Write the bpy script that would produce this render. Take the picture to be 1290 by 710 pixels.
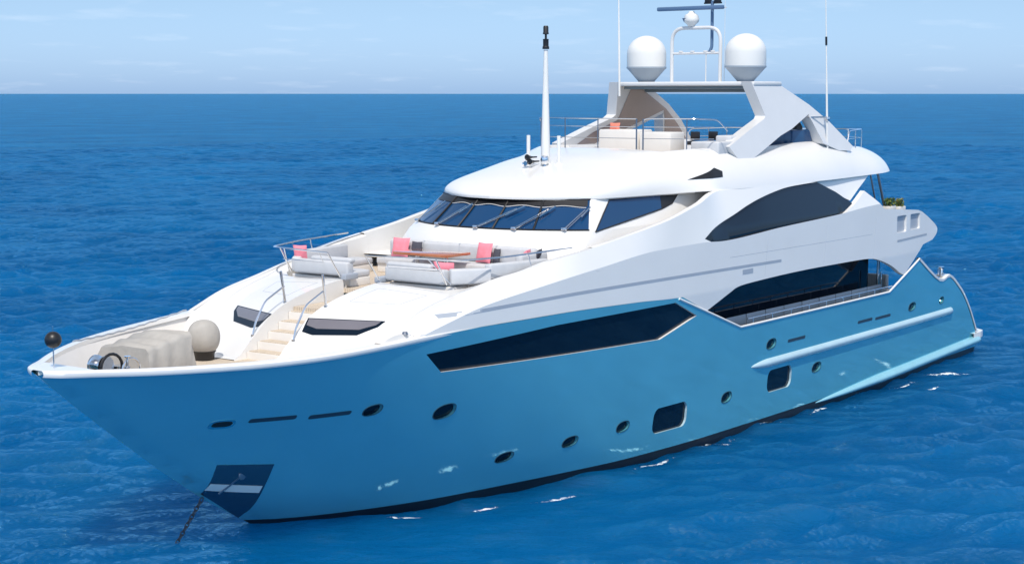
import bpy, math, random
from mathutils import Vector, Matrix, geometry
import numpy as np
random.seed(7); rng=np.random.default_rng(7)
for o in list(bpy.data.objects): bpy.data.objects.remove(o)
SC=bpy.context.scene; COL=SC.collection
PI=math.pi; rad=math.radians
# ------------------------------------------------------------------ camera
# ship frame: X forward (stern 0, bow 40 m), Y to port, Z up from the waterline
CP=Vector((59.349,25.390,9.375)); YAW=3.7783; FPX=2074.8; PITCH=math.atan(237/FPX)
fwv=Vector((math.cos(YAW)*math.cos(PITCH),math.sin(YAW)*math.cos(PITCH),-math.sin(PITCH)))
rv=Vector((math.sin(YAW),-math.cos(YAW),0)); uv=rv.cross(fwv)
cam=bpy.data.cameras.new('camera'); co=bpy.data.objects.new('camera',cam); COL.objects.link(co)
m=Matrix((rv,uv,-fwv)).transposed().to_4x4(); m.translation=CP; co.matrix_world=m
cam.sensor_width=36; cam.lens=36*FPX/1290; cam.clip_start=.5; cam.clip_end=60000
SC.camera=co
# ------------------------------------------------------------------ light
SUN_EL=rad(56); SUN_AZ=rad(36)      # azimuth measured from +X (bow) towards +Y (port)
sl=bpy.data.lights.new('sun','SUN'); sl.energy=2.85; sl.angle=rad(.5); sl.color=(1,.955,.88)
so=bpy.data.objects.new('sun',sl); COL.objects.link(so)
sd=Vector((math.cos(SUN_EL)*math.cos(SUN_AZ),math.cos(SUN_EL)*math.sin(SUN_AZ),math.sin(SUN_EL)))
so.rotation_euler=sd.to_track_quat('Z','Y').to_euler()
w=bpy.data.worlds.new('World'); SC.world=w; w.use_nodes=True
nt=w.node_tree; nt.nodes.clear(); N=nt.nodes.new; L=nt.links.new
out=N('ShaderNodeOutputWorld'); bg=N('ShaderNodeBackground'); sky=N('ShaderNodeTexSky')
sky.sky_type='NISHITA'; sky.sun_disc=False; sky.sun_elevation=SUN_EL; sky.sun_rotation=PI/2-SUN_AZ
sky.air_density=1.15; sky.dust_density=.6; sky.ozone_density=2.2; sky.altitude=0
bg.inputs[1].default_value=.15
tc=N('ShaderNodeTexCoord'); sp=N('ShaderNodeSeparateXYZ'); L(tc.outputs['Generated'],sp.inputs[0])
# thin cloud sheet: direction projected on a plane high above
ad=N('ShaderNodeMath'); ad.operation='ADD'; ad.inputs[1].default_value=.11; L(sp.outputs['Z'],ad.inputs[0])
mx=N('ShaderNodeMath'); mx.operation='MAXIMUM'; mx.inputs[1].default_value=.02; L(ad.outputs[0],mx.inputs[0])
dx=N('ShaderNodeMath'); dx.operation='DIVIDE'; L(sp.outputs['X'],dx.inputs[0]); L(mx.outputs[0],dx.inputs[1])
dy=N('ShaderNodeMath'); dy.operation='DIVIDE'; L(sp.outputs['Y'],dy.inputs[0]); L(mx.outputs[0],dy.inputs[1])
cb=N('ShaderNodeCombineXYZ'); L(dx.outputs[0],cb.inputs[0]); L(dy.outputs[0],cb.inputs[1])
nz=N('ShaderNodeTexNoise'); nz.inputs['Scale'].default_value=2.6; nz.inputs['Detail'].default_value=7; nz.inputs['Roughness'].default_value=.55
L(cb.outputs[0],nz.inputs['Vector'])
cr=N('ShaderNodeValToRGB'); cr.color_ramp.elements[0].position=.55; cr.color_ramp.elements[0].color=(0,0,0,1)
cr.color_ramp.elements[1].position=.85; cr.color_ramp.elements[1].color=(.24,.24,.24,1); L(nz.outputs['Fac'],cr.inputs[0])
# sky tint: bluer towards the horizon; unseen upper sky warmed to neutralise shade
er=N('ShaderNodeValToRGB'); e=er.color_ramp.elements
e[0].position=0; e[0].color=(.38,.60,1.20,1); e[1].position=.5; e[1].color=(1.38,1.06,.78,1)
e2=er.color_ramp.elements.new(.06); e2.color=(.39,.51,.79,1); e3=er.color_ramp.elements.new(.2); e3.color=(.8,.92,1.1,1)
L(sp.outputs['Z'],er.inputs[0])
mul=N('ShaderNodeMix'); mul.data_type='RGBA'; mul.blend_type='MULTIPLY'; mul.inputs['Factor'].default_value=1; L(sky.outputs[0],mul.inputs['A']); L(er.outputs[0],mul.inputs['B'])
mixc=N('ShaderNodeMix'); mixc.data_type='RGBA'; L(cr.outputs[0],mixc.inputs['Factor']); L(mul.outputs['Result'],mixc.inputs['A'])
mixc.inputs['B'].default_value=(5.6,6.0,6.6,1)
L(mixc.outputs['Result'],bg.inputs[0]); L(bg.outputs[0],out.inputs[0])
SC.view_settings.view_transform='Standard'; SC.view_settings.look='None'; SC.view_settings.exposure=0.34; SC.view_settings.gamma=1

# ------------------------------------------------------------------ materials
def newmat(name):
    m=bpy.data.materials.new(name); m.use_nodes=True
    return m,m.node_tree,m.node_tree.nodes['Principled BSDF']
def mat(name,col,rough=.5,metal=0,coat=0,var=.05,vscale=1.5,bump=0,bscale=20,spec=.5):
    m,nt,b=newmat(name); N=nt.nodes.new; L=nt.links.new
    b.inputs['Roughness'].default_value=rough; b.inputs['Metallic'].default_value=metal
    b.inputs['Coat Weight'].default_value=coat; b.inputs['Coat Roughness'].default_value=.04
    b.inputs['Specular IOR Level'].default_value=spec
    tc=N('ShaderNodeTexCoord'); nz=N('ShaderNodeTexNoise'); nz.inputs['Scale'].default_value=vscale; nz.inputs['Detail'].default_value=6
    L(tc.outputs['Object'],nz.inputs['Vector'])
    mr=N('ShaderNodeMapRange'); mr.inputs['To Min'].default_value=1-var; mr.inputs['To Max'].default_value=1+var
    mr.inputs['From Min'].default_value=.3; mr.inputs['From Max'].default_value=.7; L(nz.outputs['Fac'],mr.inputs['Value'])
    vm=N('ShaderNodeVectorMath'); vm.operation='SCALE'; vm.inputs[0].default_value=col; L(mr.outputs[0],vm.inputs['Scale'])
    L(vm.outputs[0],b.inputs['Base Color'])
    if bump:
        n2=N('ShaderNodeTexNoise'); n2.inputs['Scale'].default_value=bscale; n2.inputs['Detail'].default_value=4; L(tc.outputs['Object'],n2.inputs['Vector'])
        bp=N('ShaderNodeBump'); bp.inputs['Distance'].default_value=bump; bp.inputs['Strength'].default_value=1; L(n2.outputs['Fac'],bp.inputs['Height']); L(bp.outputs[0],b.inputs['Normal'])
    return m
M={}
M['white']=mat('white_gelcoat',(.77,.76,.74),.28,coat=.35,var=.02,vscale=.6,bump=.0025,bscale=1.2)
M['warm']=mat('offwhite_gelcoat',(.74,.71,.67),.4,var=.03,vscale=2)
M['hull']=mat('blue_hull_paint',(.16,.58,.70),.08,metal=.5,coat=1,var=.03,vscale=.5,bump=.004,bscale=.9)
M['rail']=mat('pale_blue_rail_paint',(.42,.58,.65),.3,coat=.5)
M['rail2']=mat('mid_blue_rail_paint',(.24,.50,.60),.25,coat=.5)
M['boot']=mat('black_boot_top',(.012,.014,.02),.35)
M['glass']=mat('tinted_glass',(.003,.010,.022),.03,coat=0,var=.0,spec=.28)
M['glassb']=mat('windscreen_glass',(.004,.045,.13),.03,coat=.3,var=.0,spec=.5)
M['black']=mat('black_plastic',(.012,.012,.014),.4)
M['rubber']=mat('dark_rubber',(.03,.03,.035),.6)
M['steel']=mat('stainless_steel',(.72,.73,.75),.16,metal=1,var=.02)
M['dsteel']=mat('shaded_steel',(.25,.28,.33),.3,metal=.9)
M['grey']=mat('grey_vinyl',(.53,.54,.56),.6,var=.04,vscale=5,bump=.004,bscale=9)
M['pink']=mat('pink_fabric',(.80,.24,.30),.85,var=.08,vscale=14,bump=.004,bscale=60)
M['charcoal']=mat('charcoal_fabric',(.06,.06,.08),.85,var=.1,vscale=14)
M['canvas']=mat('beige_canvas',(.40,.38,.35),.85,var=.08,vscale=4,bump=.012,bscale=7)
M['radome']=mat('radome_white',(.76,.75,.72),.35,var=.02)
M['arch']=mat('arch_paint',(.66,.66,.66),.35,var=.02,coat=.2)
M['antenna']=mat('antenna_blue_grey',(.09,.16,.28),.4)
M['chain']=mat('galvanised_chain',(.07,.08,.10),.5,metal=.6)
M['leaf']=mat('leaf_green',(.07,.13,.03),.6,var=.35,vscale=9)
M['fleaf']=mat('flower_yellow',(.5,.4,.08),.7,var=.3,vscale=20)
M['slot']=mat('dark_slot',(.02,.05,.08),.5)
M['groove']=mat('grey_groove',(.36,.40,.46),.45)
M['orange']=mat('coral_fabric',(.75,.22,.15),.8)
def wood(name,c1,c2,scale,rough,coat=0,plank=.07):
    m,nt,b=newmat(name); N=nt.nodes.new; L=nt.links.new
    tc=N('ShaderNodeTexCoord'); mp=N('ShaderNodeMapping'); mp.inputs['Scale'].default_value=scale; L(tc.outputs['Object'],mp.inputs[0])
    nz=N('ShaderNodeTexNoise'); nz.inputs['Scale'].default_value=3; nz.inputs['Detail'].default_value=8; L(mp.outputs[0],nz.inputs['Vector'])
    cr=N('ShaderNodeValToRGB'); cr.color_ramp.elements[0].color=(*c1,1); cr.color_ramp.elements[1].color=(*c2,1)
    cr.color_ramp.elements[0].position=.3; cr.color_ramp.elements[1].position=.7; L(nz.outputs['Fac'],cr.inputs[0])
    sp=N('ShaderNodeSeparateXYZ'); L(tc.outputs['Object'],sp.inputs[0])
    pp=N('ShaderNodeMath'); pp.operation='PINGPONG'; pp.inputs[1].default_value=plank/2; L(sp.outputs['Y'],pp.inputs[0])
    gt=N('ShaderNodeMath'); gt.operation='GREATER_THAN'; gt.inputs[1].default_value=.003; L(pp.outputs[0],gt.inputs[0])
    mx=N('ShaderNodeMix'); mx.data_type='RGBA'; mx.inputs['A'].default_value=(.05,.04,.03,1); L(gt.outputs[0],mx.inputs['Factor']); L(cr.outputs[0],mx.inputs['B'])
    L(mx.outputs['Result'],b.inputs['Base Color']); b.inputs['Roughness'].default_value=rough; b.inputs['Coat Weight'].default_value=coat
    return m
M['teak']=wood('teak_deck',(.52,.43,.33),(.66,.57,.46),(1.5,14,14),.75)
M['table']=wood('varnished_table',(.36,.10,.035),(.52,.19,.08),(14,1.5,1.5),.15,1,plank=5)

M['blind']=mat('grey_blind',(.16,.15,.17),.3,coat=1)
M['pocket']=mat('dark_polished_plate',(.10,.17,.22),.14,metal=.85,coat=.6,bump=.01,bscale=4)
M['radomeb']=mat('radome_base_shaded',(.33,.38,.43),.4)  # shade and blue reflection under the dome put into this colour
M['mauve']=mat('mauve_dark_sheet',(.24,.19,.19),.25,coat=.6)
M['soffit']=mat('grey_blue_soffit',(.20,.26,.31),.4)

# ------------------------------------------------------------------ ship lines
def interp(x,tab):
    if x<=tab[0][0]: return tab[0][1]
    for (a,b),(c,d) in zip(tab,tab[1:]):
        if x<=c: return b+(d-b)*(x-a)/(c-a)
    return tab[-1][1]
def smooth_tab(tab,x):
    # monotone-ish cubic (Catmull-Rom on uneven knots)
    n=len(tab)
    if x<=tab[0][0]: return tab[0][1]
    if x>=tab[-1][0]: return tab[-1][1]
    i=0
    while x>tab[i+1][0]: i+=1
    def sl(k):
        if k==0: return (tab[1][1]-tab[0][1])/(tab[1][0]-tab[0][0])
        if k==n-1: return (tab[-1][1]-tab[-2][1])/(tab[-1][0]-tab[-2][0])
        a=(tab[k][1]-tab[k-1][1])/(tab[k][0]-tab[k-1][0]); b=(tab[k+1][1]-tab[k][1])/(tab[k+1][0]-tab[k][0])
        if a*b<=0: return 0.
        return 2*a*b/(a+b)
    x0,y0=tab[i];x1,y1=tab[i+1];h=x1-x0;t=(x-x0)/h
    return (2*t**3-3*t*t+1)*y0+(t**3-2*t*t+t)*h*sl(i)+(-2*t**3+3*t*t)*y1+(t**3-t*t)*h*sl(i+1)
def smooth01(t):
    t=max(0.,min(1.,t)); return t*t*(3-2*t)
# half breadth at sheer, a = metres aft of stem
W1=[(0,0),(.25,.5),(.85,1.0),(1.57,1.61),(2.44,2.21),(3.38,2.73),(4.76,3.2),(6,3.42),(7.1,3.55),(9,3.7),(12,3.85),(16,3.96),(20,4.0),(30,3.98),(35,3.88),(38,3.75)]
W0=[(0,0),(.4,.42),(1.05,.88),(2.3,1.5),(4,2.12),(5.9,2.58),(7.9,3.03),(10.1,3.42),(13.8,3.67),(20,3.74),(26,3.72),(33,3.6)]
STEM=[(-1.2,32.9),(0,34.45),(.88,35.9),(2.43,38.0),(4.1,40.05),(4.6,40.6)]
def Xstem(Z): return smooth_tab(STEM,Z)
def BH(X,Z):
    a=Xstem(Z)-X
    if a<=0: return 0.
    t=max(-.3,min(1.15,Z/4.2))
    w0=smooth_tab(W0,a); w1=smooth_tab(W1,a)
    if t<=0: return w0*(1+t*.5)
    k=t**1.1
    return w0+(w1-w0)*k
ZS=[(2,4.2),(23,4.19),(25.2,4.27),(28.6,4.33),(31,4.33),(32.9,4.27),(34,4.22),(35.2,4.17),(36.6,4.14),(38.4,4.13),(40,4.15)]
def Zsheer(X): return smooth_tab(ZS,X)
# ridge of the upper side: X -> (Y, Z); knuckle height
RY=[(8,3.6),(14,3.62),(18,3.6),(20.3,3.5),(22,3.8),(23.5,3.88),(24.4,3.84),(25.5,3.76),(27.2,3.7),(28.5,3.54),(29.2,3.49),(30.15,3.3),(31,3.28),(32.1,3.33),(33.1,3.42)]
RZ=[(8,6.8),(14,6.8),(18,6.8),(20.3,6.78),(22,6.5),(23.5,6.21),(24.4,6.06),(25.5,5.89),(27.2,5.67),(28.5,5.5),(29.2,5.37),(30.15,5.21),(31,5.02),(32.1,4.76),(33.1,4.35)]
KZ=[(8,6.0),(10,5.97),(12,5.9),(13.6,5.80),(17.7,5.64),(21,5.49),(21.9,5.52),(24.25,5.48),(26.8,5.25),(29,5.02),(31,4.78),(32.3,4.5),(33.1,4.3)]
def S(X,Z):
    b=BH(X,min(Z,4.2))
    zk=smooth_tab(KZ,X); ry=smooth_tab(RY,X); rz=smooth_tab(RZ,X)
    if X<33.1 and Z>zk: b-= (b-ry)*(min(Z,rz+.15)-zk)/(rz-zk)
    return b
TF=[(26,5.6),(28.6,5.35),(29.5,5.22),(30.2,5.14),(30.85,5.08),(31.9,4.94),(32.8,4.72),(33.3,4.50),(33.9,4.05),(34.5,3.62),(35.5,3.6)]
def T(X,Y):
    y=abs(Y); sh=.36*max(0,min(y,2.35)-.44)
    return smooth_tab(TF,X+sh)

HR=[(7.5,0),(7.58,1.7),(7.75,2.5),(8.15,3.0),(8.8,3.3),(10.0,3.5),(12,3.56),(14,3.62),(18,3.6),(20.3,3.46),(21.4,2.95),(22.5,2.74),(23.8,2.62),(24.5,2.52),(24.9,2.34),(25.3,1.85),(25.6,1.35),(25.85,.75),(25.97,0)]
ZE=[(7.5,7.0),(8.6,6.86),(10,6.84),(14,6.8),(20.3,6.78),(22,6.74),(26,6.75)]
ZT=[(7.5,7.30),(8.0,7.5),(8.7,7.60),(9.5,7.67),(11,7.74),(12.2,7.9),(13.5,7.92),(17,7.82),(20,7.88),(21,7.88),(22.4,7.75),(23.5,7.53),(24.9,7.2),(25.6,6.96),(25.97,6.8)]
def R(X,Y):
    hw=smooth_tab(HR,X); ze=smooth_tab(ZE,X); zt=smooth_tab(ZT,X)
    n=2.6; r=min(1.,abs(Y)/max(hw,1e-3))
    return ze+(zt-ze)*(1-r**n)**(1/n)

def rpt(x,deg):
    hw=smooth_tab(HR,x);ze=smooth_tab(ZE,x);zt=smooth_tab(ZT,x);n=2.6
    th=math.radians(deg);c_=max(0,math.cos(th));s_=max(0,math.sin(th))
    y=hw*c_**(2/n);z=ze+(zt-ze)*s_**(2/n)
    w=smooth01((22.3-x)/2.6)
    if w>0:
        t=min(1,deg/56); yt=max(0,hw-.95); y1=max(0,hw-.20); z1=ze+.72*(zt-ze)
        yb=hw*(1-t)**2+2*t*(1-t)*y1+yt*t*t; zb=ze*(1-t)**2+2*t*(1-t)*z1+zt*t*t
        if deg>56: yb=yt*(90-deg)/34; zb=zt
        y=y*(1-w)+yb*w; z=z*(1-w)+zb*w
    return y,z
def RI(x,z):
    lo,hi=0.,56.
    for _ in range(24):
        m=(lo+hi)/2
        if rpt(x,m)[1]<z: lo=m
        else: hi=m
    return rpt(x,lo)[0]

def S_low(X,Z): return BH(X,min(Z,4.2))
def S_up(X,Z):
    b=BH(X,4.2); zk=smooth_tab(KZ,X); return b-(b-smooth_tab(RY,X))*(Z-zk)/(smooth_tab(RZ,X)-zk)

# ------------------------------------------------------------------ builders
class MB:
    def __init__(s): s.v=[];s.f=[];s.n=[];s.m=[];s.sm=[]
    def add(s,v,f,n=None,mi=0,smooth=True):
        k=len(s.v); s.v+=[tuple(p) for p in v]; s.n+=(list(n) if n is not None else [(0,0,0)]*len(v))
        for q in f: s.f.append(tuple(i+k for i in q)); s.m.append(mi); s.sm.append(smooth)
    def build(s,name,mats,parent=None,angle=35):
        me=bpy.data.meshes.new(name); me.from_pydata(s.v,[],s.f); me.update()
        for m in (mats if isinstance(mats,(list,tuple)) else [mats]): me.materials.append(M[m] if isinstance(m,str) else m)
        me.polygons.foreach_set('material_index',s.m); me.polygons.foreach_set('use_smooth',s.sm)
        if any(n!=(0,0,0) for n in s.n): me.normals_split_custom_set_from_vertices([Vector(n) for n in s.n])
        elif any(s.sm): me.set_sharp_from_angle(angle=rad(angle))
        o=bpy.data.objects.new(name,me); COL.objects.link(o)
        if parent: o.parent=parent
        return o
def tag(o,label=None,cat=None,group=None,kind=None):
    if label:o['label']=label
    if cat:o['category']=cat
    if group:o['group']=group
    if kind:o['kind']=kind
    return o
def empty(name,loc,rz=0,par=None):
    o=bpy.data.objects.new(name,None); o.location=loc; o.rotation_euler=(0,0,rz); o.empty_display_size=.2; COL.objects.link(o)
    if par: o.parent=par
    return o
def box(mb,c,s,mi=0,bev=.0,rot=None,seg=2,smooth=True):
    import bmesh
    bm=bmesh.new(); bmesh.ops.create_cube(bm,size=1)
    for v in bm.verts: v.co=Vector((v.co.x*s[0],v.co.y*s[1],v.co.z*s[2]))
    if bev: bmesh.ops.bevel(bm,geom=list(bm.edges),offset=bev,segments=seg,affect='EDGES',profile=.5)
    R_=Matrix.Identity(3) if rot is None else rot
    vs=[R_@v.co+Vector(c) for v in bm.verts]; fs=[[v.index for v in f.verts] for f in bm.faces]; bm.free()
    mb.add(vs,fs,None,mi,smooth)
def rotz(a): return Matrix.Rotation(a,3,'Z')
def roty(a): return Matrix.Rotation(a,3,'Y')
def rotx(a): return Matrix.Rotation(a,3,'X')
def tube(mb,pts,r,n=8,mi=0,closed=False):
    pts=[Vector(p) for p in pts]; k=len(pts)
    rs=r if isinstance(r,(list,tuple)) else [r]*k
    up=None; rings=[]
    for i,p in enumerate(pts):
        if closed: t=(pts[(i+1)%k]-pts[i-1])
        elif i==0: t=pts[1]-p
        elif i==k-1: t=p-pts[-2]
        else: t=(pts[i+1]-p).normalized()+(p-pts[i-1]).normalized()
        t.normalize()
        if up is None: up=Vector((0,0,1)) if abs(t.z)<.9 else Vector((1,0,0))
        a=up-t*up.dot(t)
        if a.length<1e-4: a=t.orthogonal()
        a.normalize(); up=a; b=t.cross(a)
        rings.append([p+(a*math.cos(2*PI*j/n)+b*math.sin(2*PI*j/n))*rs[i] for j in range(n)])
    v=[q for R_ in rings for q in R_]; f=[]
    for i in range(k if closed else k-1):
        for j in range(n):
            a=i*n+j;b=i*n+(j+1)%n;c=((i+1)%k)*n+(j+1)%n;d=((i+1)%k)*n+j; f.append((a,d,c,b))
    if not closed: f.append(tuple(range(n))); f.append(tuple(reversed(range((k-1)*n,k*n))))
    mb.add(v,f,None,mi)
def rnd(pts,r=.08,n=4):
    """round the corners of a polyline"""
    pts=[Vector(p) for p in pts]; o=[pts[0]]
    for a,p,b in zip(pts,pts[1:],pts[2:]):
        d1=(a-p);d2=(b-p);rr=min(r,d1.length*.45,d2.length*.45); q1=p+d1.normalized()*rr;q2=p+d2.normalized()*rr
        for i in range(n+1):
            t=i/n; o.append(q1*(1-t)**2+p*2*t*(1-t)+q2*t*t)
    o.append(pts[-1]); return o
def crv(pts,n=5):
    """Catmull-Rom through 2D/3D points"""
    P_=[Vector(p) for p in pts]; o=[]
    for i in range(len(P_)-1):
        p0=P_[max(i-1,0)];p1=P_[i];p2=P_[i+1];p3=P_[min(i+2,len(P_)-1)]
        for j in range(n):
            t=j/n; o.append(.5*((2*p1)+(p2-p0)*t+(2*p0-5*p1+4*p2-p3)*t*t+(3*p1-p0-3*p2+p3)*t**3))
    o.append(P_[-1]); return [tuple(q) for q in o]
def lathe(mb,prof,c=(0,0,0),n=28,mi=0,axis='Z'):
    v=[];f=[]
    for r,z in prof:
        for j in range(n):
            a=2*PI*j/n; p=(r*math.cos(a),r*math.sin(a),z)
            if axis=='X': p=(p[2],p[0],p[1])
            if axis=='Y': p=(p[1],p[2],p[0])
            v.append((p[0]+c[0],p[1]+c[1],p[2]+c[2]))
    for i in range(len(prof)-1):
        for j in range(n): f.append((i*n+j,i*n+(j+1)%n,(i+1)*n+(j+1)%n,(i+1)*n+j))
    f.append(tuple(reversed(range(n)))); f.append(tuple(range((len(prof)-1)*n,len(prof)*n)))
    mb.add(v,f,None,mi)
def grid(mb,rows,mi=0,flip=False,smooth=True):
    n=len(rows[0]); v=[p for r in rows for p in r]; f=[]
    for i in range(len(rows)-1):
        for j in range(n-1):
            q=(i*n+j,i*n+j+1,(i+1)*n+j+1,(i+1)*n+j)
            f.append(q[::-1] if flip else q)
    mb.add(v,f,None,mi,smooth)
def inside(p,poly):
    x,y=p;c=False;n=len(poly);j=n-1
    for i in range(n):
        xi,yi=poly[i];xj,yj=poly[j]
        if (yi>y)!=(yj>y) and x<(xj-xi)*(y-yi)/(yj-yi)+xi: c=not c
        j=i
    return c
def dens(poly,d):
    o=[];n=len(poly)
    for i in range(n):
        a=poly[i];b=poly[(i+1)%n];k=max(1,int(math.hypot(a[0]-b[0],a[1]-b[1])/d))
        for j in range(k): o.append((a[0]+(b[0]-a[0])*j/k,a[1]+(b[1]-a[1])*j/k))
    return o
def drape(mb,F,poly,holes=(),side=1,off=0,step=.25,step2=None,mi=0,rim=0,rim_mi=None,hrim=0,hrim_mi=None,axis='Y',back=False,cons=(),e=.02,split=None):
    """sheet lying on the surface F(a,b) inside poly; axis Y: (a,b)=(X,Z), height = Y"""
    step2=step2 or step
    loops=[dens(poly,step)]+[dens(h,step*.5) for h in holes]
    if rim_mi is None: rim_mi=mi
    if hrim_mi is None: hrim_mi=rim_mi
    pts=[];faces=[]
    for l in loops: faces.append(list(range(len(pts),len(pts)+len(l)))); pts+=l
    a0=min(p[0] for p in poly);a1=max(p[0] for p in poly);b0=min(p[1] for p in poly);b1=max(p[1] for p in poly)
    seg=[(l[i],l[(i+1)%len(l)]) for l in loops for i in range(len(l))]
    sa=np.array([s[0] for s in seg]);sb=np.array([s[1] for s in seg])
    na=int((a1-a0)/step)+1;nb=int((b1-b0)/step2)+1
    for i in range(1,na+1):
        for j in range(1,nb+1):
            p=(a0+(i-.5*(j%2))*step,b0+j*step2-step2*.5)
            if not inside(p,loops[0]) or any(inside(p,h) for h in loops[1:]): continue
            d=sb-sa;t=np.clip(((np.array(p)-sa)*d).sum(1)/np.maximum((d*d).sum(1),1e-12),0,1)
            if np.hypot(*((sa+d*t[:,None]-p).T)).min()<min(step,step2)*.35: continue
            pts.append(p)
    ed=[]
    for cl in cons:
        k0=len(pts); pts+=list(cl); ed+=[(k0+i,k0+i+1) for i in range(len(cl)-1)]
    if cons:
        ca=np.array([c for cl in cons for c in cl]); n0=sum(len(l) for l in loops); n1=len(pts)-len(ca)
        kp=[i for i in range(n0,n1) if np.hypot(*(ca-np.array(pts[i])).T).min()>.07]
        sh=n1-n0-len(kp); pts=pts[:n0]+[pts[i] for i in kp]+pts[n1:]; ed=[(a-sh,b-sh) for a,b in ed]
    r=geometry.delaunay_2d_cdt([Vector(p) for p in pts],ed,faces,2 if holes else 1,1e-6)
    V=[(v.x,v.y) for v in r[0]]; FC=[tuple(f) for f in r[2]]
    def P3(a,b,o):
        h=F(a,b)+o
        return (a,side*h,b) if axis=='Y' else (a,side*b,h)
    def NN(a,b):
        fa=(F(a+e,b)-F(a-e,b))/(2*e);fb=(F(a,b+e)-F(a,b-e))/(2*e)
        q=Vector((-fa,side,-fb)) if axis=='Y' else Vector((-fa,-fb*side,1))
        q.normalize(); return tuple(q)
    nrm=[NN(*v) for v in V]
    ff=[]
    for f in FC:
        a,b,c=[Vector(P3(*V[i],off)) for i in f[:3]]
        g=(b-a).cross(c-a); ff.append(f if g.dot(Vector(nrm[f[0]]))>0 else f[::-1])
    if split:
        def N2(fn,a,b):
            e_=.03;fa=(fn(a+e_,b)-fn(a-e_,b))/(2*e_);fb=(fn(a,b+e_)-fn(a,b-e_))/(2*e_); q=Vector((-fa,side,-fb)); q.normalize(); return tuple(q)
        up=[f for f in ff if sum(V[i][1]-split[2](V[i][0]) for i in f)>0]; dn=[f for f in ff if not sum(V[i][1]-split[2](V[i][0]) for i in f)>0]
        P3s=[P3(*v,off) for v in V]
        for fs,fn in ((dn,split[0]),(up,split[1])):
            used=sorted({i for f in fs for i in f}); mp={j:k for k,j in enumerate(used)}
            mb.add([P3s[i] for i in used],[tuple(mp[i] for i in f) for f in fs],[N2(fn,*V[i]) for i in used],mi)
    else: mb.add([P3(*v,off) for v in V],ff,nrm,mi)
    if back: mb.add([P3(*v,off-rim) for v in V],[f[::-1] for f in ff],[tuple(-x for x in n) for n in nrm],rim_mi)
    def dorim(l,depth,m_,inner):
        ar=sum(l[i][0]*l[(i+1)%len(l)][1]-l[(i+1)%len(l)][0]*l[i][1] for i in range(len(l)))
        for i in range(len(l)):
            p=l[i];q=l[(i+1)%len(l)]
            mb.add([P3(*p,off),P3(*q,off),P3(*q,off-depth),P3(*p,off-depth)],[(0,1,2,3)],None,m_,False)
    if rim: dorim(loops[0],rim,rim_mi,False)
    if hrim:
        for k,l in enumerate(loops[1:]): dorim(l,hrim,hrim_mi[k] if isinstance(hrim_mi,(list,tuple)) else hrim_mi,True)
def densopen(l,d):
    o=[]
    for a,b in zip(l,l[1:]):
        k=max(1,int(math.hypot(a[0]-b[0],a[1]-b[1])/d)); o+=[(a[0]+(b[0]-a[0])*j/k,a[1]+(b[1]-a[1])*j/k) for j in range(k)]
    return o+[l[-1]]
def ell(c,rx,rz,n=24,p=2.0,tilt=0):
    o=[]
    for i in range(n):
        a=2*PI*i/n;x=rx*abs(math.cos(a))**(2/p)*(1 if math.cos(a)>0 else -1);z=rz*abs(math.sin(a))**(2/p)*(1 if math.sin(a)>0 else -1)
        o.append((c[0]+x,c[1]+z+tilt*x))
    return o

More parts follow.
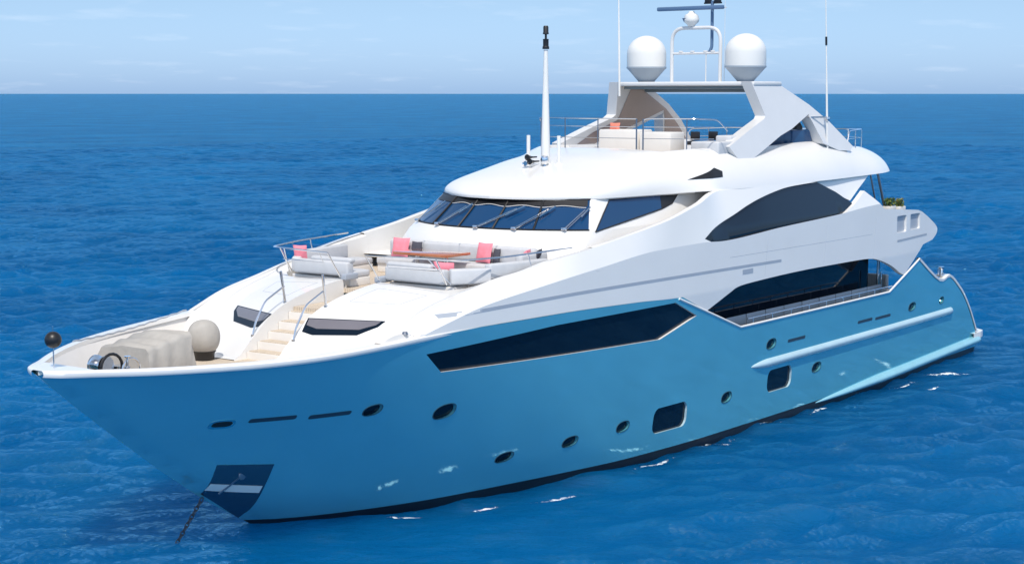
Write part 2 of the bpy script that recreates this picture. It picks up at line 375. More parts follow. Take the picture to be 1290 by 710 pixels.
# ================================================================== SEA
def sea_mat():
    m,nt,b=newmat('sea_water'); N=nt.nodes.new; L=nt.links.new
    nt.nodes.remove(b); out=[n for n in nt.nodes if n.type=='OUTPUT_MATERIAL'][0]
    tc=N('ShaderNodeNewGeometry')
    n0=N('ShaderNodeTexNoise'); n0.inputs['Scale'].default_value=.05; n0.inputs['Detail'].default_value=4; L(tc.outputs['Position'],n0.inputs['Vector'])
    cr=N('ShaderNodeValToRGB'); cr.color_ramp.elements[0].position=.35; cr.color_ramp.elements[1].position=.7
    cr.color_ramp.elements[0].color=(.0003,.060,.185,1); cr.color_ramp.elements[1].color=(.001,.096,.262,1)
    L(n0.outputs['Fac'],cr.inputs[0])
    h=None
    for sc,amp,det,stretch in ((1.1,.26,5,.5),(4.0,.11,5,.5),(11.,.036,4,.55),(.22,.35,3,.45)):
        mp=N('ShaderNodeMapping'); mp.vector_type='TEXTURE'; mp.inputs['Rotation'].default_value=(0,0,rad(40)); mp.inputs['Scale'].default_value=(1/sc,1/(sc*stretch),1/sc)
        L(tc.outputs['Position'],mp.inputs[0])
        nz=N('ShaderNodeTexNoise'); nz.inputs['Scale'].default_value=1; nz.inputs['Detail'].default_value=det; nz.inputs['Roughness'].default_value=.6; nz.inputs['Distortion'].default_value=.8
        L(mp.outputs[0],nz.inputs['Vector'])
        mu=N('ShaderNodeMath'); mu.operation='MULTIPLY'; mu.inputs[1].default_value=amp; L(nz.outputs['Fac'],mu.inputs[0])
        if h is None: h=mu
        else:
            ad=N('ShaderNodeMath'); ad.operation='ADD'; L(h.outputs[0],ad.inputs[0]); L(mu.outputs[0],ad.inputs[1]); h=ad
    bp=N('ShaderNodeBump'); bp.inputs['Strength'].default_value=1; bp.inputs['Distance'].default_value=1.0; L(h.outputs[0],bp.inputs['Height'])
    df=N('ShaderNodeBsdfPrincipled'); L(cr.outputs[0],df.inputs['Base Color']); df.inputs['Specular IOR Level'].default_value=0; df.inputs['Roughness'].default_value=1
    df.subsurface_method='BURLEY'; df.inputs['Subsurface Weight'].default_value=1; df.inputs['Subsurface Scale'].default_value=1; df.inputs['Subsurface Radius'].default_value=(3,7,9)
    gl=N('ShaderNodeBsdfGlossy'); gl.inputs['Roughness'].default_value=.06; gl.inputs['Color'].default_value=(.42,.82,1,1); L(bp.outputs[0],gl.inputs['Normal'])
    fr=N('ShaderNodeFresnel'); fr.inputs[0].default_value=1.33; L(bp.outputs[0],fr.inputs['Normal'])
    mn=N('ShaderNodeMath'); mn.operation='MINIMUM'; mn.inputs[1].default_value=.37; L(fr.outputs[0],mn.inputs[0])
    mx=N('ShaderNodeMixShader'); L(mn.outputs[0],mx.inputs[0]); L(df.outputs[0],mx.inputs[1]); L(gl.outputs[0],mx.inputs[2]); L(mx.outputs[0],out.inputs[0])
    return m
M['sea']=sea_mat()
def build_sea():
    wind=rad(42); comp=[]
    for i in range(90):
        lam=10**rng.uniform(math.log10(.7),math.log10(14)); k=2*PI/lam
        th=wind+rng.normal(0,.5); ph=rng.uniform(0,2*PI); comp.append((lam,k*math.cos(th),k*math.sin(th),ph,math.cos(th),math.sin(th),(.0135 if lam<4 else .0038)*lam**.62))
    def calm(x,y,np_=np):   # the hull shelters the water right beside it
        d=np_.sqrt(np_.maximum(0,np_.abs(y)-3.4)**2+np_.maximum(0,np_.abs(x-17.5)-17.5)**2); t=np_.clip(d/6,0,1); return .38+.62*t*t*(3-2*t)
    global wave_height
    def wave_height(x,y): return float(calm(x,y))*sum(A*math.cos(kx*x+ky*y+ph) for lam,kx,ky,ph,c,s_,A in comp)
    V=[];Fc=[];base=0
    def patch(x0,x1,y0,y1,d,lmin,hole,dz):
        nonlocal base
        xs=np.linspace(x0,x1,int(round((x1-x0)/d))+1); ys=np.linspace(y0,y1,int(round((y1-y0)/d))+1); Xg,Yg=np.meshgrid(xs,ys,indexing='ij')
        H=np.zeros_like(Xg)+dz; DX=np.zeros_like(Xg); DY=np.zeros_like(Xg)
        for lam,kx,ky,ph,c,s_,A in comp:
            if lam<lmin: continue
            a=kx*Xg+ky*Yg+ph; H+=A*np.cos(a); sn=np.sin(a); DX-=A*.85*c*sn; DY-=A*.85*s_*sn
        cf=calm(Xg,Yg); H=(H-dz)*cf+dz; DX*=cf; DY*=cf
        nx,ny=Xg.shape; v=np.stack([Xg+DX,Yg+DY,H],-1).reshape(-1,3)
        i=np.arange(nx*ny).reshape(nx,ny); f=np.stack([i[:-1,:-1],i[1:,:-1],i[1:,1:],i[:-1,1:]],-1)
        if hole:
            cxm=(xs[:-1]+xs[1:])/2; cym=(ys[:-1]+ys[1:])/2
            mk=~(((cxm[:,None]>hole[0]+d)&(cxm[:,None]<hole[1]-d))&((cym[None,:]>hole[2]+d)&(cym[None,:]<hole[3]-d))); f=f[mk]
        f=f.reshape(-1,4)+base; base+=len(v); V.append(v); Fc.append(f)
    A=(-80.,56.,-50.,36.); B=(-230.,66.,-200.,56.); C_=(-1400.,120.,-1200.,160.)
    patch(*A,.17,.7,None,0); patch(*B,.42,1.7,A,-.03); patch(*C_,2.5,6,B,-.08)
    v=np.vstack(V); f=np.vstack(Fc); Rr=45000.; x0,x1,y0,y1=C_[0]+10,C_[1]-10,C_[2]+10,C_[3]-10; b_=len(v)
    o=np.array([[x0,y0,-.2],[x1,y0,-.2],[x1,y1,-.2],[x0,y1,-.2],[-Rr,-Rr,-.2],[Rr,-Rr,-.2],[Rr,Rr,-.2],[-Rr,Rr,-.2]],float)
    v=np.vstack([v,o]); f=np.vstack([f,np.array([[0,4,5,1],[1,5,6,2],[2,6,7,3],[3,7,4,0]])+b_])
    me=bpy.data.meshes.new('sea')
    me.vertices.add(len(v)); me.vertices.foreach_set('co',v.ravel()); me.loops.add(f.size); me.loops.foreach_set('vertex_index',f.ravel())
    me.polygons.add(len(f)); me.polygons.foreach_set('loop_start',np.arange(0,f.size,4)); me.polygons.foreach_set('loop_total',np.full(len(f),4))
    me.update(); me.validate(); me.polygons.foreach_set('use_smooth',np.ones(len(me.polygons),bool))
    me.materials.append(M['sea']); ob=bpy.data.objects.new('sea',me); COL.objects.link(ob); tag(ob,kind='structure'); return ob
build_sea()
def foam_mat():
    m,nt,b=newmat('sea_foam'); N=nt.nodes.new; L=nt.links.new
    b.inputs['Base Color'].default_value=(.8,.85,.88,1); b.inputs['Roughness'].default_value=.7
    tc=N('ShaderNodeNewGeometry'); nz=N('ShaderNodeTexNoise'); nz.inputs['Scale'].default_value=5; nz.inputs['Detail'].default_value=8; nz.inputs['Roughness'].default_value=.75; L(tc.outputs['Position'],nz.inputs['Vector'])
    at=N('ShaderNodeAttribute'); at.attribute_name='fade'; ad=N('ShaderNodeMath'); ad.operation='MULTIPLY_ADD'; L(at.outputs['Fac'],ad.inputs[0]); ad.inputs[1].default_value=.36; L(nz.outputs['Fac'],ad.inputs[2])
    cr=N('ShaderNodeValToRGB'); cr.color_ramp.elements[0].position=.74; cr.color_ramp.elements[1].position=.84; L(ad.outputs[0],cr.inputs[0]); L(cr.outputs[0],b.inputs['Alpha']); return m
M['foam']=foam_mat()
def foam():
    V=[];F=[];FA=[]
    for x,y,lx,ly,a in FOAM:
        n=14;k=len(V)
        for i in range(n+1):
            for j in range(n+1):
                u=-1+2*i/n;v=-1+2*j/n; px=x+u*lx*math.cos(a)-v*ly*math.sin(a); py=y+u*lx*math.sin(a)+v*ly*math.cos(a)
                V.append((px,py,wave_height(px,py)+.035)); FA.append(max(0,1-math.hypot(u,v)))
        for i in range(n):
            for j in range(n): q=k+i*(n+1)+j; F.append((q,q+1,q+n+2,q+n+1))
    me=bpy.data.meshes.new('sea_foam'); me.from_pydata(V,[],F); me.update(); at=me.attributes.new('fade','FLOAT','POINT'); at.data.foreach_set('value',FA)
    me.polygons.foreach_set('use_smooth',[True]*len(F)); me.materials.append(M['foam']); o=bpy.data.objects.new('sea_foam',me); COL.objects.link(o)
    tag(o,'small white flecks of foam scattered on the blue water beside the hull',None,None,'stuff')
FOAM=[(7.0,4.9,1.5,.3,2.3),(21.0,3.95,1.3,.22,3.05),(28.4,3.75,1.1,.18,2.85),(30.2,3.1,.9,.16,2.7),(24.2,3.95,1.6,.18,3.1),(15.2,4.1,1.0,.16,3.1),(32.0,2.3,.8,.16,2.5),(18,3.95,1.2,.14,3.1),(9.5,4.3,1.2,.2,3.0),(9.5,5.3,.8,.12,3.0)]
foam()

# ================================================================== YACHT
Y=empty('motor_yacht',(0,0,0))
tag(Y,'large white three-deck motor yacht with a blue hull, at anchor on open sea','yacht')
def lin(a,b,n): return [a+(b-a)*i/n for i in range(n+1)]
# ---- hull
sheer=[(x,Zsheer(x)) for x in [40.03,40.0,39.96,39.9,39.8,39.65,39.5,39.3]+lin(39.1,23.02,64)]
stem_up=[(Xstem(z)-.002,z) for z in lin(.22,4.1,40)]
aft_top=[(21.72,3.68),(19.82,3.04),(9.9,3.04),(7.58,3.93),(5.58,3.04),(4.62,3.10)]+crv([(4.62,3.10),(3.68,2.65),(3.05,2.25),(2.3,1.6),(1.61,.88)],3)[1:]
hull_poly=sheer+aft_top+[(1.5,.22)]+stem_up
strip=[(32.78,3.91),(28.42,4.07),(23.33,4.08),(22.23,3.63),(23.96,3.20),(28.16,3.32),(32.19,3.44)]
def rr(x0,x1,z0,z1,r=.1,bow=.05):
    o=[]
    for cx_,cz_,a0 in ((x1-r,z1-r,0),(x0+r,z1-r,90),(x0+r,z0+r,180),(x1-r,z0+r,270)):
        for k in range(5):
            a=rad(a0+k*22.5); o.append((cx_+r*math.cos(a),cz_+r*math.sin(a)))
    mx_=(x0+x1)/2; hx=(x1-x0)/2
    return [(x,z+(bow if z>(z0+z1)/2 else -bow)*(1-((x-mx_)/hx)**2)) for x,z in o]
squares=[rr(22.32,23.9,.72,1.36,.2,.04),rr(16.5,17.98,.95,1.56,.2,.04)]
ports=[(33.79,2.80,.24,.12),(31.72,2.48,.33,.17),(29.29,1.00,.28,.12),(27.19,1.06,.27,.135),(25.21,1.13,.27,.14),(20.28,1.16,.28,.15),(17.92,2.35,.29,.15),(14.87,1.27,.31,.15),(7.86,2.36,.30,.14),(5.2,2.3,.2,.12)]
portpolys=[ell((x,z),a*.92,b*.92,20,2.4,-.08) for x,z,a,b in ports]
hb=MB()
for s in (1,-1):
    drape(hb,BH,hull_poly,[strip]+squares+portpolys,s,0,.24,.16,0,hrim=.10,hrim_mi=[1]+[3]*2+[0]*len(portpolys))
    drape(hb,BH,[(1.5,.22)]+[(1.7,-1.0)]+[(33.1,-1.0)]+[(Xstem(z)-.002,z) for z in lin(-.95,.22,9)],(),s,0,.3,.2,2)
# transom and stern
rows=[]
for z,x in ((3.1,4.62),(2.65,3.68),(2.25,3.05),(1.6,2.3),(.88,1.61),(.12,1.5),(-1,1.7)):
    b=BH(x,z); rows.append([(x,-b+2*b*i/8,z) for i in range(9)])
grid(hb,rows[3:],0)
hull=hb.build('hull',['hull','white','boot','rail'],Y)
g=MB(); drape(g,BH,strip,(),1,-.07,.3); g.build('hull_window','glass',Y)
g=MB(); drape(g,BH,strip,(),-1,-.07,.3); g.build('hull_window','glass',Y)
for q in squares:
    g=MB(); drape(g,BH,q,(),1,-.06,.2); g.build('cabin_window','glass',Y)
for q,(x,z,a,b) in zip(portpolys,ports):
    g=MB(); drape(g,BH,q,(),1,-.06,.12); po=g.build('porthole','glass',Y)
    g=MB(); drape(g,BH,ell((x,z),a*.92+.016,b*.92+.016,24,2.4,-.08),[ell((x,z),a*.92+.001,b*.92+.001,24,2.4,-.08)],1,.012,.1,rim=.012); g.build('frame','slot',po)
for x0,x1,z in ((35.49,36.37,2.86),(34.31,35.23,2.82),(15.78,16.89,2.30),(11.06,12.14,2.31),(9.63,10.82,2.28)):
    g=MB(); drape(g,BH,rr(x0,x1,z-.045,z+.045,.04,0),(),1,.006,.1,rim=.006); g.build('vent_slot','slot',Y)
# rubbing strake and spray rail
def strake(x0,x1,z0,z1,r,taper0,name,m_,flat=1.0,outw=.0):
    mb=MB(); n=60; rows=[]
    for i in range(n+1):
        t=i/n;x=x0+(x1-x0)*t;z=z0+(z1-z0)*t; k=min(1,(t/taper0))**.6 if taper0 else 1
        k*=min(1,(1-t)/.01+.2)
        b=BH(x,z)-.02; rows.append([(x,(b+(r+outw)*k*math.cos(a)),z+r*flat*k*math.sin(a)) for a in [rad(d) for d in (90,70,45,20,0,-20,-45,-70,-90)]])
    grid(mb,rows); mb.build(name,m_,Y,60)
    mb=MB(); rows=[[ (p[0],-p[1],p[2]) for p in r_] for r_ in rows]; grid(mb,rows,0,True)
    return mb.build(name,m_,Y,60)
strake(19.1,4.0,1.82,1.84,.13,.06,'rubbing_strake','rail')
strake(14.9,1.2,.16,.48,.14,.35,'spray_rail','rail2',1.1,.08)
# swim platform
mb=MB(); plan=[(1.9,3.72),(1.2,3.72),(.75,3.62),(.45,3.3),(.35,2.6),(.32,0)]
full=plan+[(x,-y) for x,y in plan[::-1][1:]]
for z0,z1 in ((.52,.74),):
    mb.add([(x,y,z1) for x,y in full],[tuple(range(len(full)))],None,0,False)
    mb.add([(x,y,z0) for x,y in full],[tuple(reversed(range(len(full))))],None,0,False)
    for a,b in zip(full,full[1:]): mb.add([(a[0],a[1],z0),(b[0],b[1],z0),(b[0],b[1],z1),(a[0],a[1],z1)],[(0,1,2,3)],None,0,False)
mb.build('swim_platform','white',Y)
# gunwale cap forward + cap rail along the aft bulwark
mb=MB()
for s in (1,-1):
    rows=[]
    for x in [40.045,40.03,40.0,39.97,39.93,39.87,39.8,39.7,39.55,39.4,39.2]+lin(39.0,30.6,54):
        z=Zsheer(x); kk=smooth01((x-30.6)/2.6); b=BH(x,4.15)+.012*kk; w_=min(.22,b+.0)
        rows.append([(x,s*b,z-.07),(x,s*(b+.035*kk),z-.03),(x,s*(b+.03*kk),z+.03*kk),(x,s*(b-.02),z+.055*kk),(x,s*max(0,b-w_),z+.055),(x,s*max(0,b-w_-.01),z-.04)])
    grid(mb,rows,0,s<0)
grid(mb,[[(x,BH(x,4.15)*k,Zsheer(x)+.052) for k in (1,.5,0,-.5,-1)] for x in (40.04,40.0,39.93,39.85,39.75,39.6,39.45,39.3)],0)
mb.build('gunwale','white',Y,50)
mb=MB()
for s in (1,-1):
    line=[(23.2,4.17),(21.72,3.68),(19.82,3.05),(15,3.05),(9.9,3.05),(7.58,3.94)]
    pts=[(x,s*(BH(x,z)+.0),z) for x,z in densopen(line,.5)]
    pts=[p for p in pts if p[0]>=7.5]
    tube(mb,rnd(pts,.03,2),.035,8)
    rows=[]
    for x,z in crv([(7.58,3.93),(5.58,3.06),(4.62,3.12),(3.68,2.68),(3.05,2.28),(2.3,1.64),(1.55,.86),(1.3,.72)],4):
        b=BH(x,z); k=.0+ .16*smooth01((5.6-x)/1.2)
        rows.append([(x-.02,s*(b+.02),z-.06),(x-.03,s*(b+.03),z+.02),(x-.05*k,s*(b-.02),z+.04),(x-.05,s*(b-.12-k),z+.04),(x,s*(b-.14-k),z-.1)])
    grid(mb,rows,0,s<0)
mb.build('cap_rail','white',Y,50)
# inner liner of the bow bulwark and well deck
mb=MB()
for s in (1,-1):
    up=[(x,Zsheer(x)) for x in lin(39.3,32.9,30)]; drape(mb,lambda a,b:max(.02,BH(a,b)-.17),up+[(32.9,3.5),(38.8,3.5)],(),s,0,.3,.2)
mb.build('bulwark_liner','warm',Y)
mb=MB(); up=[(x,BH(x,3.6)-.1) for x in lin(38.9,32.6,24)]
pl=[(x,y) for x,y in up]+[(x,-y) for x,y in up[::-1]]
mb.add([(x,y,3.6) for x,y in pl],[tuple(range(len(pl)))],None,0,False); mb.build('well_deck','teak',Y)

# ---- upper side (white wing from foredeck to stern)
ZL=lambda x:Zsheer(x)+.003
front=[(x,ZL(x)) for x in lin(33.08,23.02,40)]
low=[(21.73,3.70)]+crv([(20.29,4.16),(19.62,4.23),(16.78,4.30),(13.62,4.30),(11.72,4.27),(10.81,4.14),(9.88,3.89),(9.2,3.62)],4)+[(8.79,3.50),(7.33,4.40)]+crv([(6.5,4.5),(6.12,4.70),(6.14,4.92),(6.79,5.23),(7.5,5.50)],4)+[(7.83,5.57),(10.63,5.76),(11.18,6.09),(11.74,6.38),(12.67,6.04)]
win_low=[(13.60,5.76),(17.71,5.60),(21.32,5.42),(21.92,5.61)]
win_top=crv([(21.92,5.61),(21.24,5.86),(20.01,6.12),(19.15,6.33),(18.37,6.49),(17.42,6.63),(16.46,6.72),(14.70,6.78)],5)
top=[(x,6.80) for x in lin(14.7,18,6)][1:]+[(x,smooth_tab(RZ,x)) for x in lin(18.2,33.06,80)]
wing=front+low+win_low[:-1]+win_top+top
vents=[rr(8.83,9.6,4.93,5.47,.06,0),rr(7.68,8.5,4.96,5.47,.06,0)]
mb=MB()
for s in (1,-1): drape(mb,S,wing,vents,s,0,.15,.1,0,rim=.14,hrim=.08,split=(S_low,S_up,lambda x:smooth_tab(KZ,x)),cons=[[(x,smooth_tab(KZ,x)) for x in lin(32.9,9.9,200)]])
mb.build('superstructure_side','white',Y)
for s in (1,-1):
    g=MB(); pl=[(12.67,6.04)]+win_low[:-1]+win_top+[(14.6,6.78),(13.5,6.42)]; drape(g,S,pl,(),s,-.09,.3); g.build('upper_deck_window','glass',Y)
    g=MB(); drape(g,S,[(14.9,6.86),(14.70,6.76),(12.62,6.12),(11.83,6.42),(10.45,6.90)],(),s,-.16,.3,rim=.1); g.build('roof_bracket','white',Y)
    for v_ in vents:
        g=MB(); drape(g,S,v_,(),s,-.07,.2); pv=g.build('side_vent','groove',Y)
# long grey groove on the flank
for s in (1,):
    g=MB(); gl=crv([(32.31,4.66),(29.5,4.71),(26.57,4.74),(22,4.73),(17.63,4.70)],10)
    drape(g,S,[(x,z+.038) for x,z in gl]+[(x,z-.038) for x,z in gl[::-1]],(),s,.004,.2,rim=.004); g.build('flank_groove','groove',Y)
    g=MB(); drape(g,S,[(9.55,4.70),(7.04,4.75),(7.04,4.69),(9.55,4.63)],(),s,.006,.3); g.build('flank_groove','groove',Y)
    g=MB(); drape(g,S,[(19.9,4.63),(19.3,4.63),(19.3,4.5),(19.9,4.5)],(),s,.006,.3,rim=.006); g.build('boarding_plate','groove',Y)
# ---- roof shell with flybridge coaming
mb=MB(); xs=[25.97,25.94,25.85,25.75,25.6,25.45,25.3]+lin(25.1,21.0,20)
nn=26
def rsec(x,s,th0=0,th1=90,k=nn):
    o=[]
    for i in range(k+1):
        y,z=rpt(x,th0+(th1-th0)*i/k); o.append((x,s*y,z))
    return o
for s in (1,-1):
    grid(mb,[[(x,p1[1]*.94,p1[2]-.015),(x,p1[1]*.985,p1[2]-.03)]+r_ for x in xs for r_ in [rsec(x,s)] for p1 in [r_[0]]],0,s>0)
    rows=[]
    for x in lin(21.0,8.2,60)+[8.05,7.9,7.8,7.7,7.62,7.56,7.51]:
        r_=rsec(x,s,0,56,20); p=r_[-1]; hw=smooth_tab(HR,x); zd=7.3 if x>9 else min(7.3,p[2])
        q=p[1]-s*.06*min(1,hw)
        rows.append([(x,0,r_[0][2]-.02),(x,r_[0][1]*.9,r_[0][2]-.02)]+r_+[(x,q-s*.04,p[2]+.0),(x,q-s*.08,p[2]-.05),(x,q-s*.1,zd)])
    grid(mb,rows,0,s>0)
# forward wall of the cockpit under the dome edge
e=[p for p in rsec(21.0,1,56,90,10)]; full=e+[(p[0],-p[1],p[2]) for p in e[::-1][1:]]
grid(mb,[full,[(20.9,p[1],7.3) for p in full]],0)
roof=mb.build('wheelhouse_roof','white',Y,40)
mb=MB(); mb.add([(20.95,-2.9,7.31),(20.95,2.9,7.31),(12,2.9,7.31),(9,2.2,7.31),(9,-2.2,7.31),(12,-2.9,7.31)],[(0,1,2,3,4,5)],None,0,False); mb.build('flybridge_deck','teak',Y)
# roof side vents
for s in (1,-1):
    g=MB(); drape(g,RI,[(21.15,7.09),(20.13,7.38),(19.85,7.28),(19.95,7.13)],(),s,.012,.1,rim=.012); g.build('roof_vent','black',Y)

# ---- wheelhouse body
def WS(X,Z):
    if Z<6.0: return 2.95-.12*max(0,(Z-5.45))/.55+.03*(25.4-X)
    t=(Z-6.0)/.72; return (2.83+.03*(25.4-X))*(1-t)+(2.42+.09*(24.75-X))*t
def ring(z,c,xs_,s=1,xa=18.2):
    hw=WS(xs_,z); o=[]
    for i in range(13):
        y=hw*math.sin(rad(90)*i/12)*.985; o.append((c-(c-xs_-.1)*(y/hw)**2.3,s*y,z))
    for i in range(1,13):
        x=xs_-.02+(xa-xs_)*(i-1)/11; o.append((x,s*WS(x,z),z))
    return o
RG=[(4.7,27.05,25.95),(5.3,27.0,25.95),(5.6,26.92,25.9),(5.85,26.75,25.65),(6.0,26.6,25.42)]
GW=[(6.0,26.58,25.40),(6.36,26.17,25.08),(6.74,25.74,24.74)]
mb=MB()
for s in (1,-1): grid(mb,[ring(z,c,x,s) for z,c,x in RG],0,s<0)
# wall band beside the windows (side only) 
for s in (1,-1): grid(mb,[ring(z,c,x,s)[11:] for z,c,x in GW],0,s<0)
mb.build('wheelhouse','white',Y,50)
mb=MB()
for s in (1,-1): grid(mb,[[(p[0]-.01,p[1],p[2]) for p in ring(z,c,x,s)[:12]] for z,c,x in GW],0,s<0)
ws=mb.build('windscreen','glassb',Y,50)
def wpt(y,t,off=.015):
    z=6.0+.74*t; c=26.58+(25.74-26.58)*t; x_=25.40+(24.74-25.40)*t; hw=WS(x_,z); y=y*(hw/2.83)
    return Vector((c-(c-x_-.1)*(abs(y)/hw)**2.3+off,y,z+off))
for y in (-1.62,-.55,.55,1.62):
    g=MB(); tube(g,[wpt(y-.02,0,.01),wpt(y,.5,.01),wpt(y,1,.01)],.028,6); g.build('mullion','black',ws)
g=MB()
for t in (0.02,.985): tube(g,[wpt(y,t,.005) for y in lin(-2.78,2.78,24)],.022,6)
g.build('window_frame','black',ws)
g=MB(); rows=[[tuple(wpt(y,t,.008)) for y in lin(-2.7,2.72,24)] for t in (.76,.99)]; grid(g,rows); g.build('sunshade','black',ws)
g=MB(); tube(g,[wpt(y,.74+.03*math.cos(y*5.8),.014) for y in lin(-1.55,2.7,44)],.009,5); g.build('sunshade_hem','warm',ws)
for y,ly in ((-2.55,.45),(-1.35,.6),(.05,.95),(1.15,.7),(2.3,.55)):
    g=MB(); a=wpt(y,.0,.05);b=wpt(y+ly,.62,.05) if y+ly<2.75 else wpt(2.7,.6,.05)
    tube(g,[a,b],.016,6); tube(g,[wpt(y+.06,0,.05),wpt(min(2.75,y+ly+.06),.6,.05)],.01,5); tube(g,[b-(b-a)*.35+Vector((.03,.12,0)),b+(b-a)*.15+Vector((.0,.06,0))],.02,6)
    box(g,a,(.1,.14,.08),bev=.02); g.build('wiper','steel',ws)
for s in (1,-1):
    sg=[(25.38,5.97),(24.22,6.69),(21.25,6.71),(21.62,6.48),(22.17,6.36)]
    g=MB(); drape(g,WS,sg,(),s,.012,.2,rim=.012,rim_mi=0); wv=g.build('side_window','glassb',Y)
    g=MB(); drape(g,WS,[(22.05,6.71),(21.25,6.71),(21.62,6.48),(22.17,6.36)],(),s,.02,.2,rim=.008); g.build('rear_pane','black',wv)
    g=MB(); tube(g,[(x,s*(WS(x,z)+.012),z) for x,z in sg+[sg[0]]],.016,5); g.build('window_frame','black',wv)

# ---- foredeck coachroof (port and starboard of the stairs)
def T2(X,Yv):
    y=abs(Yv); ry=smooth_tab(RY,X); rz=smooth_tab(RZ,X) if X<33.1 else smooth_tab(RZ,33.1)-(X-33.1)*.9
    w_=smooth01((y-(ry-.6))/.6) if X<33.6 else 0
    k=T(X,y)
    if X>=33.1: w_*=max(0,1-(X-33.1)/.5)
    return k*(1-w_)+rz*w_
ridge=[(x,smooth_tab(RY,x)-.004) for x in lin(33.05,26.75,34)]
lip=[(26.75,3.5),(27.6,3.46),(28.5,3.30),(29.2,3.22),(30.0,3.0),(30.5,2.78),(30.78,2.45),(30.88,1.8),(30.9,.55)]
cp=[(34.45,.55),(34.40,1.6),(34.2,2.6),(33.75,3.22),(33.4,3.33)]+ridge+lip
mb=MB()
for s in (1,-1):
    drape(mb,T2,cp,(),s,0,.16,.13,axis='Z')
    # inner wall of the stairwell and of the lounge
    line=lin(34.45,30.9,24); grid(mb,[[(x,s*.55,T2(x,.55)) for x in line],[(x,s*.53,3.55) for x in line]],0,s>0,False)
    l2=dens(lip,.15)[:-1]; l2=[p for p in l2 if not(p[1]<.55 )]
    l2=[p for p in l2]; l2=l2[:[i for i,p in enumerate(l2) if p[0]>=30.89 and p[1]<.62][0]+1] if any(p[0]>=30.89 and p[1]<.62 for p in l2) else l2
    grid(mb,[[(x,s*y,T2(x,y)) for x,y in l2],[(x-.06,s*(y-.05),4.85) for x,y in l2]],0,s<0)
mb.build('coachroof','white',Y)
for s in (1,-1):
    wf=[(33.27,.56),(32.66,2.26),(32.84,2.20),(33.17,1.88),(33.55,.93),(33.58,.66)]
    g=MB(); drape(g,T2,wf,(),s,.012,.1,axis='Z',rim=.012); cw=g.build('coachroof_window','glass',Y)
    g=MB(); drape(g,T2,[(33.29,.60),(32.72,2.18),(32.83,2.13),(33.06,1.85),(33.41,.93),(33.43,.66)],(),s,.02,.1,axis='Z',rim=.008); g.build('sun_blind','blind',cw)
# lounge floor, passage, stairs
mb=MB(); box(mb,(28.7,0,4.80),(4.4,6.6,.1)); mb.build('lounge_deck','teak',Y)
mb=MB(); box(mb,(31.75,0,4.55),(1.7,1.06,.1)); mb.build('passage_deck','teak',Y)
for i in range(5):
    z=3.78+i*.185; x=34.05-i*.33
    mb=MB(); box(mb,(x-.15,0,z-.35),(.36,1.06,.66),0,.012); st=mb.build('stair_step','warm',Y)
    mb=MB(); box(mb,(x-.14,0,z-.012),(.30,.96,.02),0,.005); st2=mb.build('tread','teak',st)
for s in (1,-1):
    mb=MB(); pts=[(33.80,s*.62,T2(33.8,.62)),(33.72,s*.62,4.35),(33.40,s*.62,4.80),(32.85,s*.62,5.05),(32.80,s*.62,5.07)]
    tube(mb,rnd(pts,.12),.022); tube(mb,[(32.77,s*.62,4.70),(32.88,s*.64,5.42)],.03); lathe(mb,[(.05,0),(.05,.03)],(33.8,s*.62,T2(33.8,.62)-.01),12); lathe(mb,[(.05,0),(.05,.03)],(32.77,s*.62,4.70),12)
    mb.build('stair_handrail','steel',Y)
# side deck trough between wing and wheelhouse, inner face of the wing
for s in (1,-1):
    mb=MB(); xs=lin(26.8,20.4,24)
    grid(mb,[[(x,s*smooth_tab(RY,x),smooth_tab(RZ,x)) for x in xs],[(x,s*(smooth_tab(RY,x)-.07),smooth_tab(RZ,x)+.02) for x in xs],[(x,s*(smooth_tab(RY,x)-.18),smooth_tab(RZ,x)-.01) for x in xs],[(x,s*(smooth_tab(RY,x)-.21),5.2) for x in xs]],0,s<0)
    mb.add([(26.9,s*2.6,5.2),(26.9,s*3.9,5.2),(20,s*3.9,5.2),(20,s*2.6,5.2)],[(0,1,2,3)],None,0,False)
    mb.build('side_walkway','white',Y,40)

# hatch outlines and panel joints in the coachroof skin
for s in (1,-1):
    for pl_ in ([(32.35,.95),(32.0,2.1),(31.3,2.3),(31.35,.95)],[(31.0,1.1),(30.97,2.5)],[(32.9,2.75),(31.0,2.95),(29.8,3.25)]):
        pp=densopen(pl_+([pl_[0]] if len(pl_)>3 else []),.1)
        g=MB(); tube(g,[(x,s*y,T2(x,y)-.001) for x,y in pp],.006,5); g.build('panel_joint','groove',Y)
g=MB(); zz=[(x,5.02) for x in lin(20.6,11.5,40)]; tube(g,[(x,S(x,z)-.001,z) for x,z in zz],.005,5); g.build('panel_joint','groove',Y)
for xj in (18.6,14.9,11.4):
    g=MB(); tube(g,[(xj-.15*(z-4.4),S(xj-.15*(z-4.4),z)-.001,z) for z in lin(4.35,5.5,10)],.005,5); g.build('panel_joint','groove',Y)
